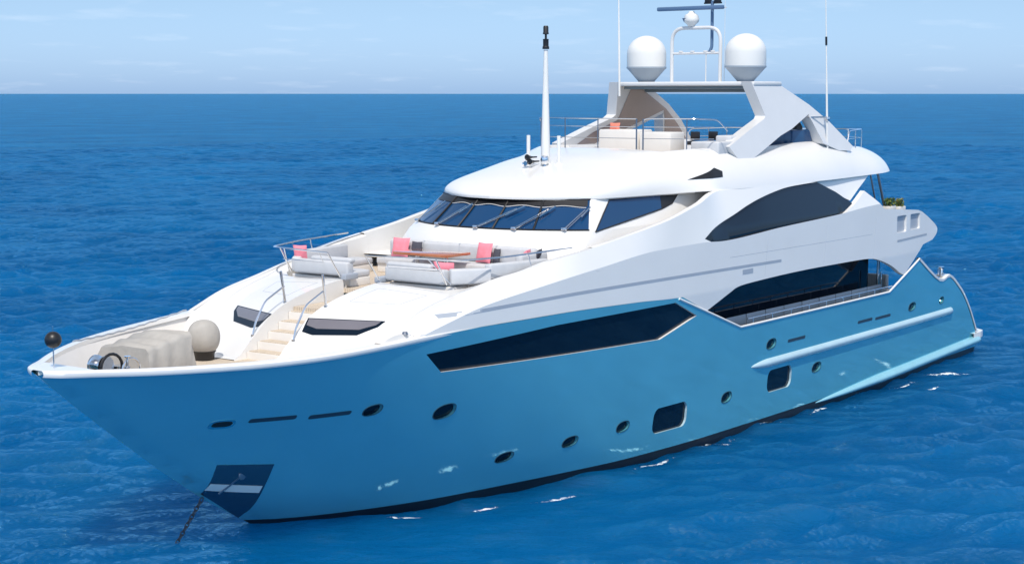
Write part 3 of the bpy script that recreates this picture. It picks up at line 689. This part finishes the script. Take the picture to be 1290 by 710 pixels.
# ---- lounge seats
def cushion(mb,c,s,rot=None,bev=.05): box(mb,c,s,0,min(bev,min(s)*.45),rot,3)
for s in (1,-1):
    so_=empty('sofa',(29.5,s*2.0,4.85),0,Y)
    def sb(name,c,sz,rot=None,m_='grey',bev=.05):
        g=MB(); cushion(g,(c[0]-29.5,(c[1]-2.0)*s,c[2]-4.85),sz,rot,bev); return g.build(name,m_,so_)
    sb('backrest',(30.62,1.45,5.27),(.24,1.75,.34)); sb('seat',(30.2,1.5,5.13),(.62,1.8,.16)); 
    sb('backrest',(30.2,2.66,5.28),(.95,.24,.36),rotz(rad(-38)*s)); sb('backrest',(28.9,3.02,5.36),(1.9,.22,.36),rotz(rad(-9)*s)); sb('seat',(28.9,2.62,5.13),(2.4,.62,.16),rotz(rad(-7)*s))
    sb('bolster',(30.55,1.2,5.47),(.2,1.3,.12),None,'grey',.055)
    sb('base',(30.25,1.55,4.95),(.7,1.9,.2),None,'warm',.02); sb('base',(28.9,2.65,4.95),(2.4,.66,.2),rotz(rad(-7)*s),'warm',.02)
    sb('armrest',(30.72,.52,5.12),(.45,.16,.14),None,'groove',.02)
so_=empty('sofa',(27.4,0,4.85),0,Y)
for nm,c,sz,m_,bv in (('backrest',(27.12,0,5.45),(.22,4.6,.42),'grey',.08),('seat',(27.45,0,5.15),(.6,4.6,.18),'grey',.05),('base',(27.4,0,4.96),(.6,4.6,.22),'warm',.02),('backrest',(27.75,2.6,5.45),(1.1,.22,.36),'grey',.08)):
    g=MB(); cushion(g,(c[0]-27.4,c[1],c[2]-4.85),sz,None,bv); g.build(nm,m_,so_)
for y_ in (-1.15,0,1.15):
    g=MB(); tube(g,[(-.17,y_,.40),(-.17,y_,.81),(-.24,y_,.815)],.006,5); g.build('seam','groove',so_)
tb=empty('table',(28.17,-.12,4.85),0,Y)
g=MB(); box(g,(0,0,.64),(.95,1.7,.075),0,.02); g.build('table_top','table',tb)
g=MB(); tube(g,[(0,-.45,0),(0,-.45,.61)],.05,10); g.build('leg','steel',tb); g=MB(); tube(g,[(0,.45,0),(0,.45,.61)],.05,10); g.build('leg','steel',tb)
def pillow(loc,sz,rz,tilt,m_,label):
    g=MB(); n=10; w_,h_,t_=sz; rows=[]
    for sgn in (1,-1):
        rows=[[(sgn*t_*.5*(max(0,(1-abs(u)**3.0))*max(0,(1-abs(v)**3.0)))**.6, u*w_/2*(1-.07*(1-abs(v))**1), v*h_/2*(1-.07*(1-abs(u)))) for u in lin(-1,1,n)] for v in lin(-1,1,n)]
        grid(g,rows,0,sgn<0)
    o=g.build('cushion',m_,None); o.location=loc; o.rotation_euler=(0,tilt,rz); tag(o,label,'cushion','scatter cushions on the foredeck sofas'); return o
pillow((27.42,-1.75,5.49),(.52,.50,.2),rad(5),rad(-14),'pink','large pink cushion at the far end of the sofa under the windscreen')
pillow((27.36,-1.28,5.46),(.34,.40,.16),rad(0),rad(-14),'charcoal','dark charcoal cushion beside the large pink one on the sofa')
pillow((27.40,.92,5.50),(.48,.50,.2),rad(-5),rad(-14),'pink','pink cushion on the sofa behind the near end of the table')
pillow((27.30,1.22,5.42),(.2,.38,.14),rad(0),rad(-14),'charcoal','narrow dark cushion tucked behind the pink one at the table end')
pillow((27.75,2.40,5.48),(.5,.46,.18),rad(-62),rad(-28),'pink','pink cushion lying tilted in the corner of the sofa nearest the windscreen')
pillow((27.55,2.62,5.52),(.4,.4,.14),rad(-62),rad(-28),'charcoal','dark cushion behind the tilted pink one in the sofa corner')
pillow((30.38,1.62+.45,5.42),(.60,.34,.22),rad(0),rad(12),'pink','long pink cushion leaning on the back of the sofa nearest the bow')
pillow((30.35,-2.45,5.52),(.36,.42,.18),rad(20),rad(10),'pink','small pink cushion alone on the far sofa beside the railing')
# lounge rails
for s in (1,-1):
    mb=MB(); top_=rnd([(31.40,s*.58,5.72),(31.2,s*2.0,5.73),(30.95,s*2.85,5.70),(29.6,s*3.3,5.72),(27.42,s*3.55,5.77)],.3,6)
    tube(mb,top_,.020); tube(mb,[(31.40,s*.58,5.72),(30.95,s*.60,5.12)],.018); tube(mb,[(31.1,s*2.40,5.72),(30.72,s*2.40,5.12)],.02); tube(mb,[(31.15,s*2.22,5.72),(30.70,s*2.50,5.13)],.012)
    tube(mb,[(29.0,s*3.41,5.74),(28.9,s*3.42,5.42)],.014); tube(mb,[(31.25,s*1.0,5.72),(31.1,s*1.0,5.45),(31.0,s*2.4,5.45)],.01)
    mb.build('lounge_railing','steel',Y)

# ---- main deck house behind the opening
mb=MB(); box(mb,(15.6,0,2.35),(12.6,5.9,1.3),0,.02); mb.build('deck_house','warm',Y)
mb=MB(); box(mb,(15.6,0,3.66),(12.4,5.86,1.3),0,.0); mb.build('saloon_window','glass',Y)
mb=MB(); box(mb,(14.2,0,1.95),(19,7.5,.1)); mb.build('main_deck','teak',Y)
mb=MB(); box(mb,(14.4,0,4.41),(14,7.3,.16)); mb.build('deck_head','warm',Y)
mb=MB(); box(mb,(22.3,0,3.2),(.2,7.6,2.2)); mb.build('bulkhead','warm',Y)
for s in (1,-1):
    mb=MB(); tube(mb,[(x,s*3.86,3.22) for x in lin(19.3,9.6,12)],.018); 
    for x in lin(19.0,9.8,8): tube(mb,[(x,s*3.86,3.22),(x,s*3.88,3.0)],.014)
    mb.build('deck_railing','steel',Y)
    mb=MB(); 
    for i,x in enumerate(lin(19.6,10.4,8)): box(mb,(x-.57,s*3.35,3.05),(1.1,.03,.34),0,.01)
    mb.build('wind_panel','groove',Y)
mb=MB(); tube(mb,[(9.0,3.1,2),(9.0,3.1,4.4)],.05,10); tube(mb,[(9.2,3.3,2),(9.2,3.3,3.6)],.03,10); mb.build('deck_post','steel',Y)
mb=MB(); cushion(mb,(6.9,0,2.5),(1.0,4.6,.5)); cushion(mb,(6.4,0,2.95),(.25,4.6,.5)); mb.build('aft_sofa','grey',Y)
mb=MB(); box(mb,(6.4,0,2.4),(4.2,7.3,.1)); mb.build('aft_deck','teak',Y)
# stern capstan
mb=MB(); lathe(mb,[(.13,0),(.13,.05),(.07,.09),(.06,.2),(.10,.26),(.10,.3)],(4.85,3.6,3.12),16); box(mb,(4.9,3.6,3.14),(.5,.3,.05),0,.02); tube(mb,[(5.1,3.6,3.12),(5.1,3.6,3.4)],.03); mb.build('capstan','steel',Y)

# ---- upper aft deck
mb=MB(); box(mb,(9.2,0,4.45),(6.4,7.1,.14)); mb.build('upper_deck','teak',Y)
mb=MB(); box(mb,(12.8,0,5.6),(.1,6.9,2.3)); mb.build('aft_glass_doors','glass',Y)
mb=MB(); rows=[]
for i in range(25):
    t=-1+i/12; y=t*3.66; x=6.35-1.25*(1-abs(t)**3.2)+.15
    rows.append([(x+.6,y,4.35),(x+.1,y,4.5),(x-.12,y,4.75),(x-.1,y,4.95),(x+.25,y,5.2),(x+.55,y,5.36),(x+.7,y,5.34),(x+.75,y,4.5)])
grid(mb,rows,0,True); mb.build('aft_bulwark','white',Y,40)
for s in (1,-1):
    mb=MB(); tube(mb,[(8.5,s*2.75,6.9),(8.2,s*2.95,5.5)],.045,8); tube(mb,[(8.75,s*2.6,6.9),(8.5,s*2.8,5.5)],.03,8); mb.build('roof_post','dsteel',Y)
# ---- flybridge
for s in (1,-1):
    leg=[(16.69,9.72),(15.21,9.73),(13.37,9.04),(12.30,8.52),(11.07,7.73),(11.3,7.60),(12.12,7.62),(13.06,7.86),(13.54,8.66),(13.56,8.76),(14.89,8.34),(15.74,8.15),(16.99,7.77),(17.61,7.59),(17.97,7.48),(18.57,7.52),(18.95,7.91),(17.69,8.30),(16.50,8.64),(16.36,8.73)]
    mb=MB(); drape(mb,lambda a,b:2.45+(9.7-b)*.31,leg,(),s,0,.3,rim=.34,back=True); al=mb.build('arch_leg','arch',Y)
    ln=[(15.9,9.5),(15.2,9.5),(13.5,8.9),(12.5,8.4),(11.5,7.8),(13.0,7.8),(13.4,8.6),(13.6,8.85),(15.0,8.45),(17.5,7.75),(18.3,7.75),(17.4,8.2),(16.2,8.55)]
    mb=MB(); drape(mb,lambda a,b:2.45+(9.7-b)*.31-.352,ln,(),s,0,.4); mb.build('arch_inner_sheet','mauve',al)  # dark mauve sheet over the inner face of each leg
mb=MB(); box(mb,(15.75,0,9.66),(1.75,5.0,.13),0,.04,None,3); at_=mb.build('arch_top','arch',Y); mb=MB(); box(mb,(15.6,0,9.555),(1.4,4.5,.09),0,.02); box(mb,(14.95,0,9.50),(.2,4.5,.17),0,.02); mb.build('soffit','soffit',at_)
for s in (1,-1):
    d=empty('satellite_dome',(15.71,s*1.72,9.72),0,Y)
    g=MB(); prof=[(.60,.46),(.605,.50),(.605,.86)]+[(.605*math.cos(rad(a)),.86+.56*math.sin(rad(a))) for a in range(6,90,6)]+[(.01,1.42)]; lathe(g,prof,n=40); g.build('radome','radome',d)
    g=MB(); lathe(g,[(.24,0),(.27,.05),(.42,.22),(.56,.38),(.615,.43),(.615,.47)],n=40); g.build('base','radomeb',d)
hp=empty('radar_mast',(15.7,0,9.72),0,Y)
g=MB(); tube(g,rnd([(0,-.82,0),(0,-.82,1.62),(0,.86,1.62),(0,.86,0)],.42,8),.055,10); g.build('hoop','arch',hp)
g=MB(); tube(g,[(0,-.82,.86),(0,.86,.86)],.035,8); 
for y in (-.5,-.1,.35,.6): box(g,(0,y,.91),(.08,.12,.06),0,.015)
tube(g,[(0,.37,0),(0,.37,.86)],.018,6); g.build('crossbar','arch',hp)
g=MB(); tube(g,rnd([(-.1,.42,.88),(-.15,.48,1.05),(-.15,.48,2.42)],.06),.05,8); g.build('signal_pole','antenna',hp)
g=MB(); box(g,(-.15,.34,2.42),(.14,.2,.16),0,.03); box(g,(-.15,.66,2.42),(.14,.2,.16),0,.03); tube(g,[(-.15,.2,2.35),(-.15,.8,2.35)],.025,6); g.build('navigation_light','black',hp)
g=MB(); lathe(g,[(.10,0),(.12,.05),(.22,.14),(.24,.22),(.2,.34),(.1,.4),(.08,.46)],(0,-.15,1.66),20); sc_=g.build('scanner_base','radome',hp)
g=MB(); lathe(g,[(.01,0),(.16,.08),(.21,.19),(.01,.2)],(0.02,-.22,1.72),16); box(g,(0,-.2,2.21),(.13,2.36,.12),0,.03,rotz(rad(-3))); g.build('scanner_bar','antenna',hp)
g=MB(); tube(g,[(-.1,-.1,2.2),(-.1,1.0,2.2)],.012,5); tube(g,[(.0,1.0,0),(.0,1.0,2.4)],.008,5); g.build('wire_aerial','arch',hp)
# whip aerials
def whip(base,top,name='whip_aerial'):
    mb=MB(); b=Vector(base);t=Vector(top); tube(mb,[b,b+(t-b)*.42,b+(t-b)*.425,t],[.035,.03,.024,.012],8)
    o=mb.build(name,'radome',Y); mb=MB(); tube(mb,[b+(t-b)*.62,b+(t-b)*.665],.035,8); mb.build('ferrule','black',o); return o
o=whip((12.74,3.0,7.3),(13.14,3.0,13.0)); mb=MB(); tube(mb,[(13.55,2.72,8.66),(12.85,3.0,8.66)],.025,6); box(mb,(12.82,3.0,8.6),(.14,.14,.14),0,.03); mb.build('bracket','steel',o)
whip((16.8,-2.0,9.3),(16.93,-2.0,14.0))
# light mast on the roof
ms=empty('light_mast',(23.51,0,7.50),0,Y)
g=MB(); tube(g,[(0,0,0),(0,0,1.2),(0,0,3.02)],[.13,.10,.055],14); g.build('pole','white',ms)
g=MB(); lathe(g,[(.09,3.04),(.09,3.1),(.075,3.12),(.075,3.28),(.08,3.30),(.03,3.31),(.03,3.42),(.08,3.43),(.08,3.46),(.07,3.48),(.07,3.62),(.05,3.65)],n=14); g.build('lamp','black',ms)
for y in (-.57,.42):
    g=MB(); x0=23.5; z0=R(x0,y)-.03; tube(g,[(x0,y,z0),(x0,y,8.27)],.05,10); lathe(g,[(.10,0),(.08,.06)],(x0,y,z0),12); g.build('stub_aerial','white',Y)
hn=empty('horn',(23.75,-.15,7.46),0,Y)
for dy,dz in ((-.16,.0),(0,.05),(-.08,.16)):
    g=MB(); lathe(g,[(.02,-.25),(.025,-.05),(.05,.1),(.085,.18),(.06,.16)],(0.1,dy,dz+.08),14,axis='X'); g.build('trumpet','black' if dz else 'steel',hn)
g=MB(); lathe(g,[(.09,0),(.09,.05),(.05,.08),(.10,.14),(.12,.22),(.09,.31),(.02,.34)],(23.72,.12,7.42),16); g.build('searchlight','steel',Y)
g=MB(); box(g,(23.9,-.75,7.32),(.12,.3,.08),0,.02); g.build('small_horn','black',Y); g=MB(); box(g,(23.6,.62,7.45),(.1,.25,.06),0,.02); g.build('small_horn','black',Y)
# flybridge rails
mb=MB(); X0=20.55
def P_(y,z,x=None): return (x if x is not None else X0-.0-.055*y*y,y,z)
for z in (8.68,8.46,8.14):
    tube(mb,[P_(y,z) for y in lin(-2.55,.95,16)],.016 if z>8.6 else .010)
tube(mb,rnd([P_(1.15,7.85),P_(1.15,8.68),P_(1.9,8.69),P_(2.6,8.69),(19.6,3.0,8.66),(19.3,3.15,8.35)],.12),.016)
for z in (8.46,8.14): tube(mb,[P_(1.15,z),P_(1.9,z),P_(2.6,z),(19.7,2.95,z)],.010)
for s in (-1,): tube(mb,rnd([P_(-2.55,8.68),(19.6,-3.0,8.66),(19.2,-3.1,8.3)],.1),.016)
mb.build('fly_railing','steel',Y)
for y in (-2.5,-1.5,-.3,.95,1.15,2.4):
    mb=MB(); tube(mb,[P_(y,7.8),P_(y,8.68)],.016 if y not in(.95,1.15) else .022); mb.build('rail_stanchion','dsteel',Y)
for s in (1,-1):
    mb=MB(); tube(mb,rnd([(11.3,s*2.95,7.7),(11.0,s*2.9,8.2),(9.2,s*2.5,8.22),(8.3,s*1.6,8.2),(8.1,0,8.2)],.15),.018); tube(mb,[(11.0,s*2.9,7.95),(9.2,s*2.5,7.95),(8.3,s*1.6,7.95),(8.1,0,7.95)],.01)
    for x,y in ((10.1,2.7),(9.2,2.5),(8.3,1.6)): tube(mb,[(x,s*y,7.5),(x,s*y,8.21)],.016)
    mb.build('aft_railing','steel',Y)
# flybridge furniture
mb=MB(); box(mb,(18.6,-.62,7.85),(.9,1.3,.98),0,.05); box(mb,(18.6,.62,7.82),(.8,1.05,.92),0,.05); mb.build('fly_bar','warm',Y)
mb=MB(); cushion(mb,(18.9,2.45,7.85),(.9,.9,.4)); cushion(mb,(17.6,2.5,7.95),(1.6,.5,.5)); mb.build('fly_sofa','grey',Y)
mb=MB(); box(mb,(13.2,2.05,7.82),(2.4,1.2,.95),0,.08); mb.build('fly_screen','glassb',Y)
mb=MB(); box(mb,(18.0,-2.2,7.6),(1.6,1.2,.5),0,.06); mb.build('sun_pad','grey',Y)
def stool(loc,label,m_='black'):
    e_=empty('bar_stool',loc); tag(e_,label,'stool','bar stools on the top deck')
    g=MB(); lathe(g,[(.17,0),(.17,.02),(.03,.04),(.025,.6)],n=14); g.build('pedestal','steel',e_)
    g=MB(); lathe(g,[(.15,.6),(.18,.64),(.17,.70),(.05,.72)],n=16); g.build('seat',m_,e_)
    g=MB(); box(g,(-.16,0,.85),(.05,.3,.25),0,.02); g.build('backrest',m_,e_)
stool((18.3,1.45,7.32),'bar stool standing at the near end of the white top-deck bar')
stool((17.8,1.75,7.32),'bar stool between the white top-deck bar and the near grey sofa')
sp_=empty('floor_speaker',(13.6,2.35,7.32)); tag(sp_,'dark round-headed lamp on a stand seen through the near side of the arch','lamp')
g=MB(); lathe(g,[(.12,0),(.12,.03),(.03,.06),(.03,.6)],n=14); g.build('stand','steel',sp_)
g=MB(); lathe(g,[(.08,.6),(.17,.68),(.19,.85),(.19,1.05),(.12,1.18),(.02,1.2)],n=16); g.build('head','black',sp_)
pillow((18.75,-.9,8.42),(.35,.22,.14),rad(0),rad(-10),'orange','small coral cushion lying on the white bar of the top deck')
# plants on the aft deck
def planter(loc,label,n,col2):
    e_=empty('planter',loc); tag(e_,label,'planter','planters on the aft deck rail')
    g=MB(); box(g,(0,0,.10),(.55,.28,.2),0,.03); g.build('box','warm',e_)
    g=MB()
    for i in range(n):
        a=rng.uniform(0,2*PI);r_=rng.uniform(0,.26)**1;z=.2+rng.uniform(0,.24); c=Vector((r_*math.cos(a)*1.1,r_*math.sin(a)*.6,z)); s_=rng.uniform(.03,.06)
        R_=Matrix.Rotation(rng.uniform(0,6),3,'Z')@Matrix.Rotation(rng.uniform(-1.2,1.2),3,'X')
        g.add([c+R_@Vector(p) for p in ((-s_*.4,0,0),(0,-s_,.01),(s_*.4,0,0),(0,s_,.02))],[(0,1,2,3)],None,int(rng.uniform()<col2),False)
    g.build('foliage',['leaf','fleaf'],e_)
planter((8.6,3.25,5.52),'low planter of bushy green leaves nearest the roof post on the aft deck',420,.12)
planter((7.7,3.2,5.46),'planter of yellow-green flowering leaves nearest the stern on the aft deck',420,.3)

# ---- bow gear
bj=empty('day_signal_ball',(39.66,0,4.18)); tag(bj,'black ball on a thin staff at the very tip of the bow','anchor ball')
g=MB(); lathe(g,[(.16*math.sin(rad(a)),.56-.16*math.cos(rad(a))) for a in range(2,180,8)],n=24); g.build('ball','black',bj)
g=MB(); tube(g,[(0,0,0),(0,0,.82)],.014,6); g.build('staff','steel',bj)
cv=MB(); 
rowsA=[]
for i in range(21):
    t=i/20; x=37.75-1.15*t; zt=4.36+.22*t+.02*math.sin(t*19); 
    rowsA.append([(x,.52+.02*math.sin(t*23),3.6),(x+.01,.5+.03*math.sin(t*17+1),4.0),(x,.48,zt-.08),(x,.40,zt),(x-.02,-.3,zt+.03*math.sin(t*11)),(x-.05,-1.0,zt-.10),(x,-1.1,zt-.3),(x,-1.12,3.6)])
grid(cv,rowsA,0); cv.add(rowsA[-1],[tuple(range(8))],None,0,False); cv.add(rowsA[0],[tuple(reversed(range(8)))],None,0,False)
# slanting aft skirt
sk=rowsA[-1]; cv.add([sk[1],sk[3],sk[4],sk[5],(36.45,.52,3.6),(36.45,-1.0,3.6),sk[0]],[(1,0,6,4),(1,4,5,2),(2,5,3)],None,0,False)
o=cv.build('windlass_cover','canvas',None,60); tag(o,'large pleated beige canvas cover over the gear in the bow well','cover')
o=MB(); prof=[]
for a in range(4,180,8): prof.append((.40*math.sin(rad(a))**.8,.42-.40*math.cos(rad(a))))
lathe(o,prof,(0,0,0),28); f_=o.build('covered_winch','canvas',None); f_.location=(34.72,-1.2,3.70); f_.scale=(.9,.9,.95); tag(f_,'round beige canvas-covered ball aft of the pleated cover in the bow well','cover')
g=MB(); lathe(g,[(.24,-.2),(.26,.05),(.30,.10),(.2,.12)],n=20); pz=g.build('pedestal','black',f_)
# roller, cleats and rope
wl=empty('windlass',(38.75,.25,3.6),0,Y)
g=MB(); lathe(g,[(.2,-.16),(.2,-.12),(.1,-.08),(.1,.08),(.2,.12),(.2,.16)],(0,0,.55),18,axis='Y'); g.build('chain_drum','steel',wl)
g=MB(); tube(g,[(-.1+.26*math.cos(a),.2,.52+.26*math.sin(a)) for a in [rad(k*20) for k in range(18)]],.03,8,0,True); box(g,(-.1,-.1,.25),(.4,.4,.5),0,.05); g.build('housing','black',wl)
g=MB(); tube(g,[(-.5+.22*math.cos(a),.3,.42+.24*math.sin(a)) for a in [rad(k*20) for k in range(18)]],.02,8,0,True); lathe(g,[(.12,0),(.12,.3),(.16,.34),(.16,.4)],(-.45,.05,.1),14); g.build('fairlead_ring','steel',wl)
g=MB(); lathe(g,[(.06,0),(.06,.02),(.03,.05),(.03,.2),(.07,.24)],(-.2,.55,.52),12); g.build('cleat','steel',wl)
rp=MB(); rpts=[]
for i in range(40):
    t=i/39; x=38.2-4.0*t; rpts.append((x,-1.25-1.1*math.sin(t*1.3)+.0,4.42+.13*t-.10*math.sin(t*PI)+.01*math.sin(i*1.7)))
tube(rp,rpts,.018,6); o=rp.build('mooring_rope','groove',None); tag(o,'thin grey rope strung behind the pleated cover along the far bow bulwark','rope')
# port fairlead on the shoulder
fl=MB(); rows=[]
for i in range(13):
    t=i/12; x=34.1-1.2*t; h=.12*math.sin(PI*t); rows.append([(x,3.38,4.27),(x,3.36,4.28+h),(x,3.22,4.29+h*1.1),(x,3.1,4.2)])
grid(fl,rows); fo=fl.build('fairlead','warm',Y); g=MB(); lathe(g,[(.05,0),(.07,.03),(.05,.08)],(33.3,3.35,4.36),12); g.build('roller','dsteel',fo)
# anchor pocket on the stem
pk=[(36.35,1.83),(35.31,1.74),(34.95,.30),(35.35,.56),(36.10,1.06)]
g=MB(); drape(g,BH,pk,(),1,.012,.12,rim=.012); pkt=g.build('anchor_pocket','pocket',Y)
g=MB(); drape(g,BH,[(36.18,1.35),(35.22,1.20),(35.18,1.02),(36.14,1.17)],(),1,.022,.1,rim=.012); g.build('anchor_flukes','radome',pkt)
g=MB(); q=(35.75,BH(35.75,1.5)+.02,1.52); lathe(g,[(.10,0),(.09,.02),(.03,.03)],q,16,axis='Y'); tube(g,[q,(35.90,BH(35.9,1.1)+.04,1.08)],.026,8); g.build('anchor_shank','dsteel',pkt)
hw_=MB(); drape(hw_,BH,ell((36.82,2.83),.22,.10,20,3),(),1,.012,.1,rim=.012,mi=0); hz=hw_.build('hawse_plate','steel',Y); g=MB(); drape(g,BH,ell((36.82,2.83),.17,.06,20,3),(),1,.018,.1,mi=0,rim=.006); g.build('hawse_opening','black',hz)
# anchor chain
ch=MB(); a=Vector((36.02,.06,.95)); b=Vector((36.80,-.20,-.25)); nL=15; dv=(b-a)/nL; dn=dv.normalized()
s1=dn.cross(Vector((0,0,1))).normalized(); s2=dn.cross(s1)
for i in range(nL):
    c=a+dv*(i+.5); e1=s1 if i%2 else s2; ln=dv.length*.72; wd=.036
    tube(ch,[c+dn*ln*math.cos(t)+e1*wd*math.sin(t) for t in [2*PI*k/12 for k in range(12)]],.0145,6,0,True)
o=ch.build('anchor_chain','chain',None); tag(o,'dark anchor chain running from the stem down into the water','anchor chain')
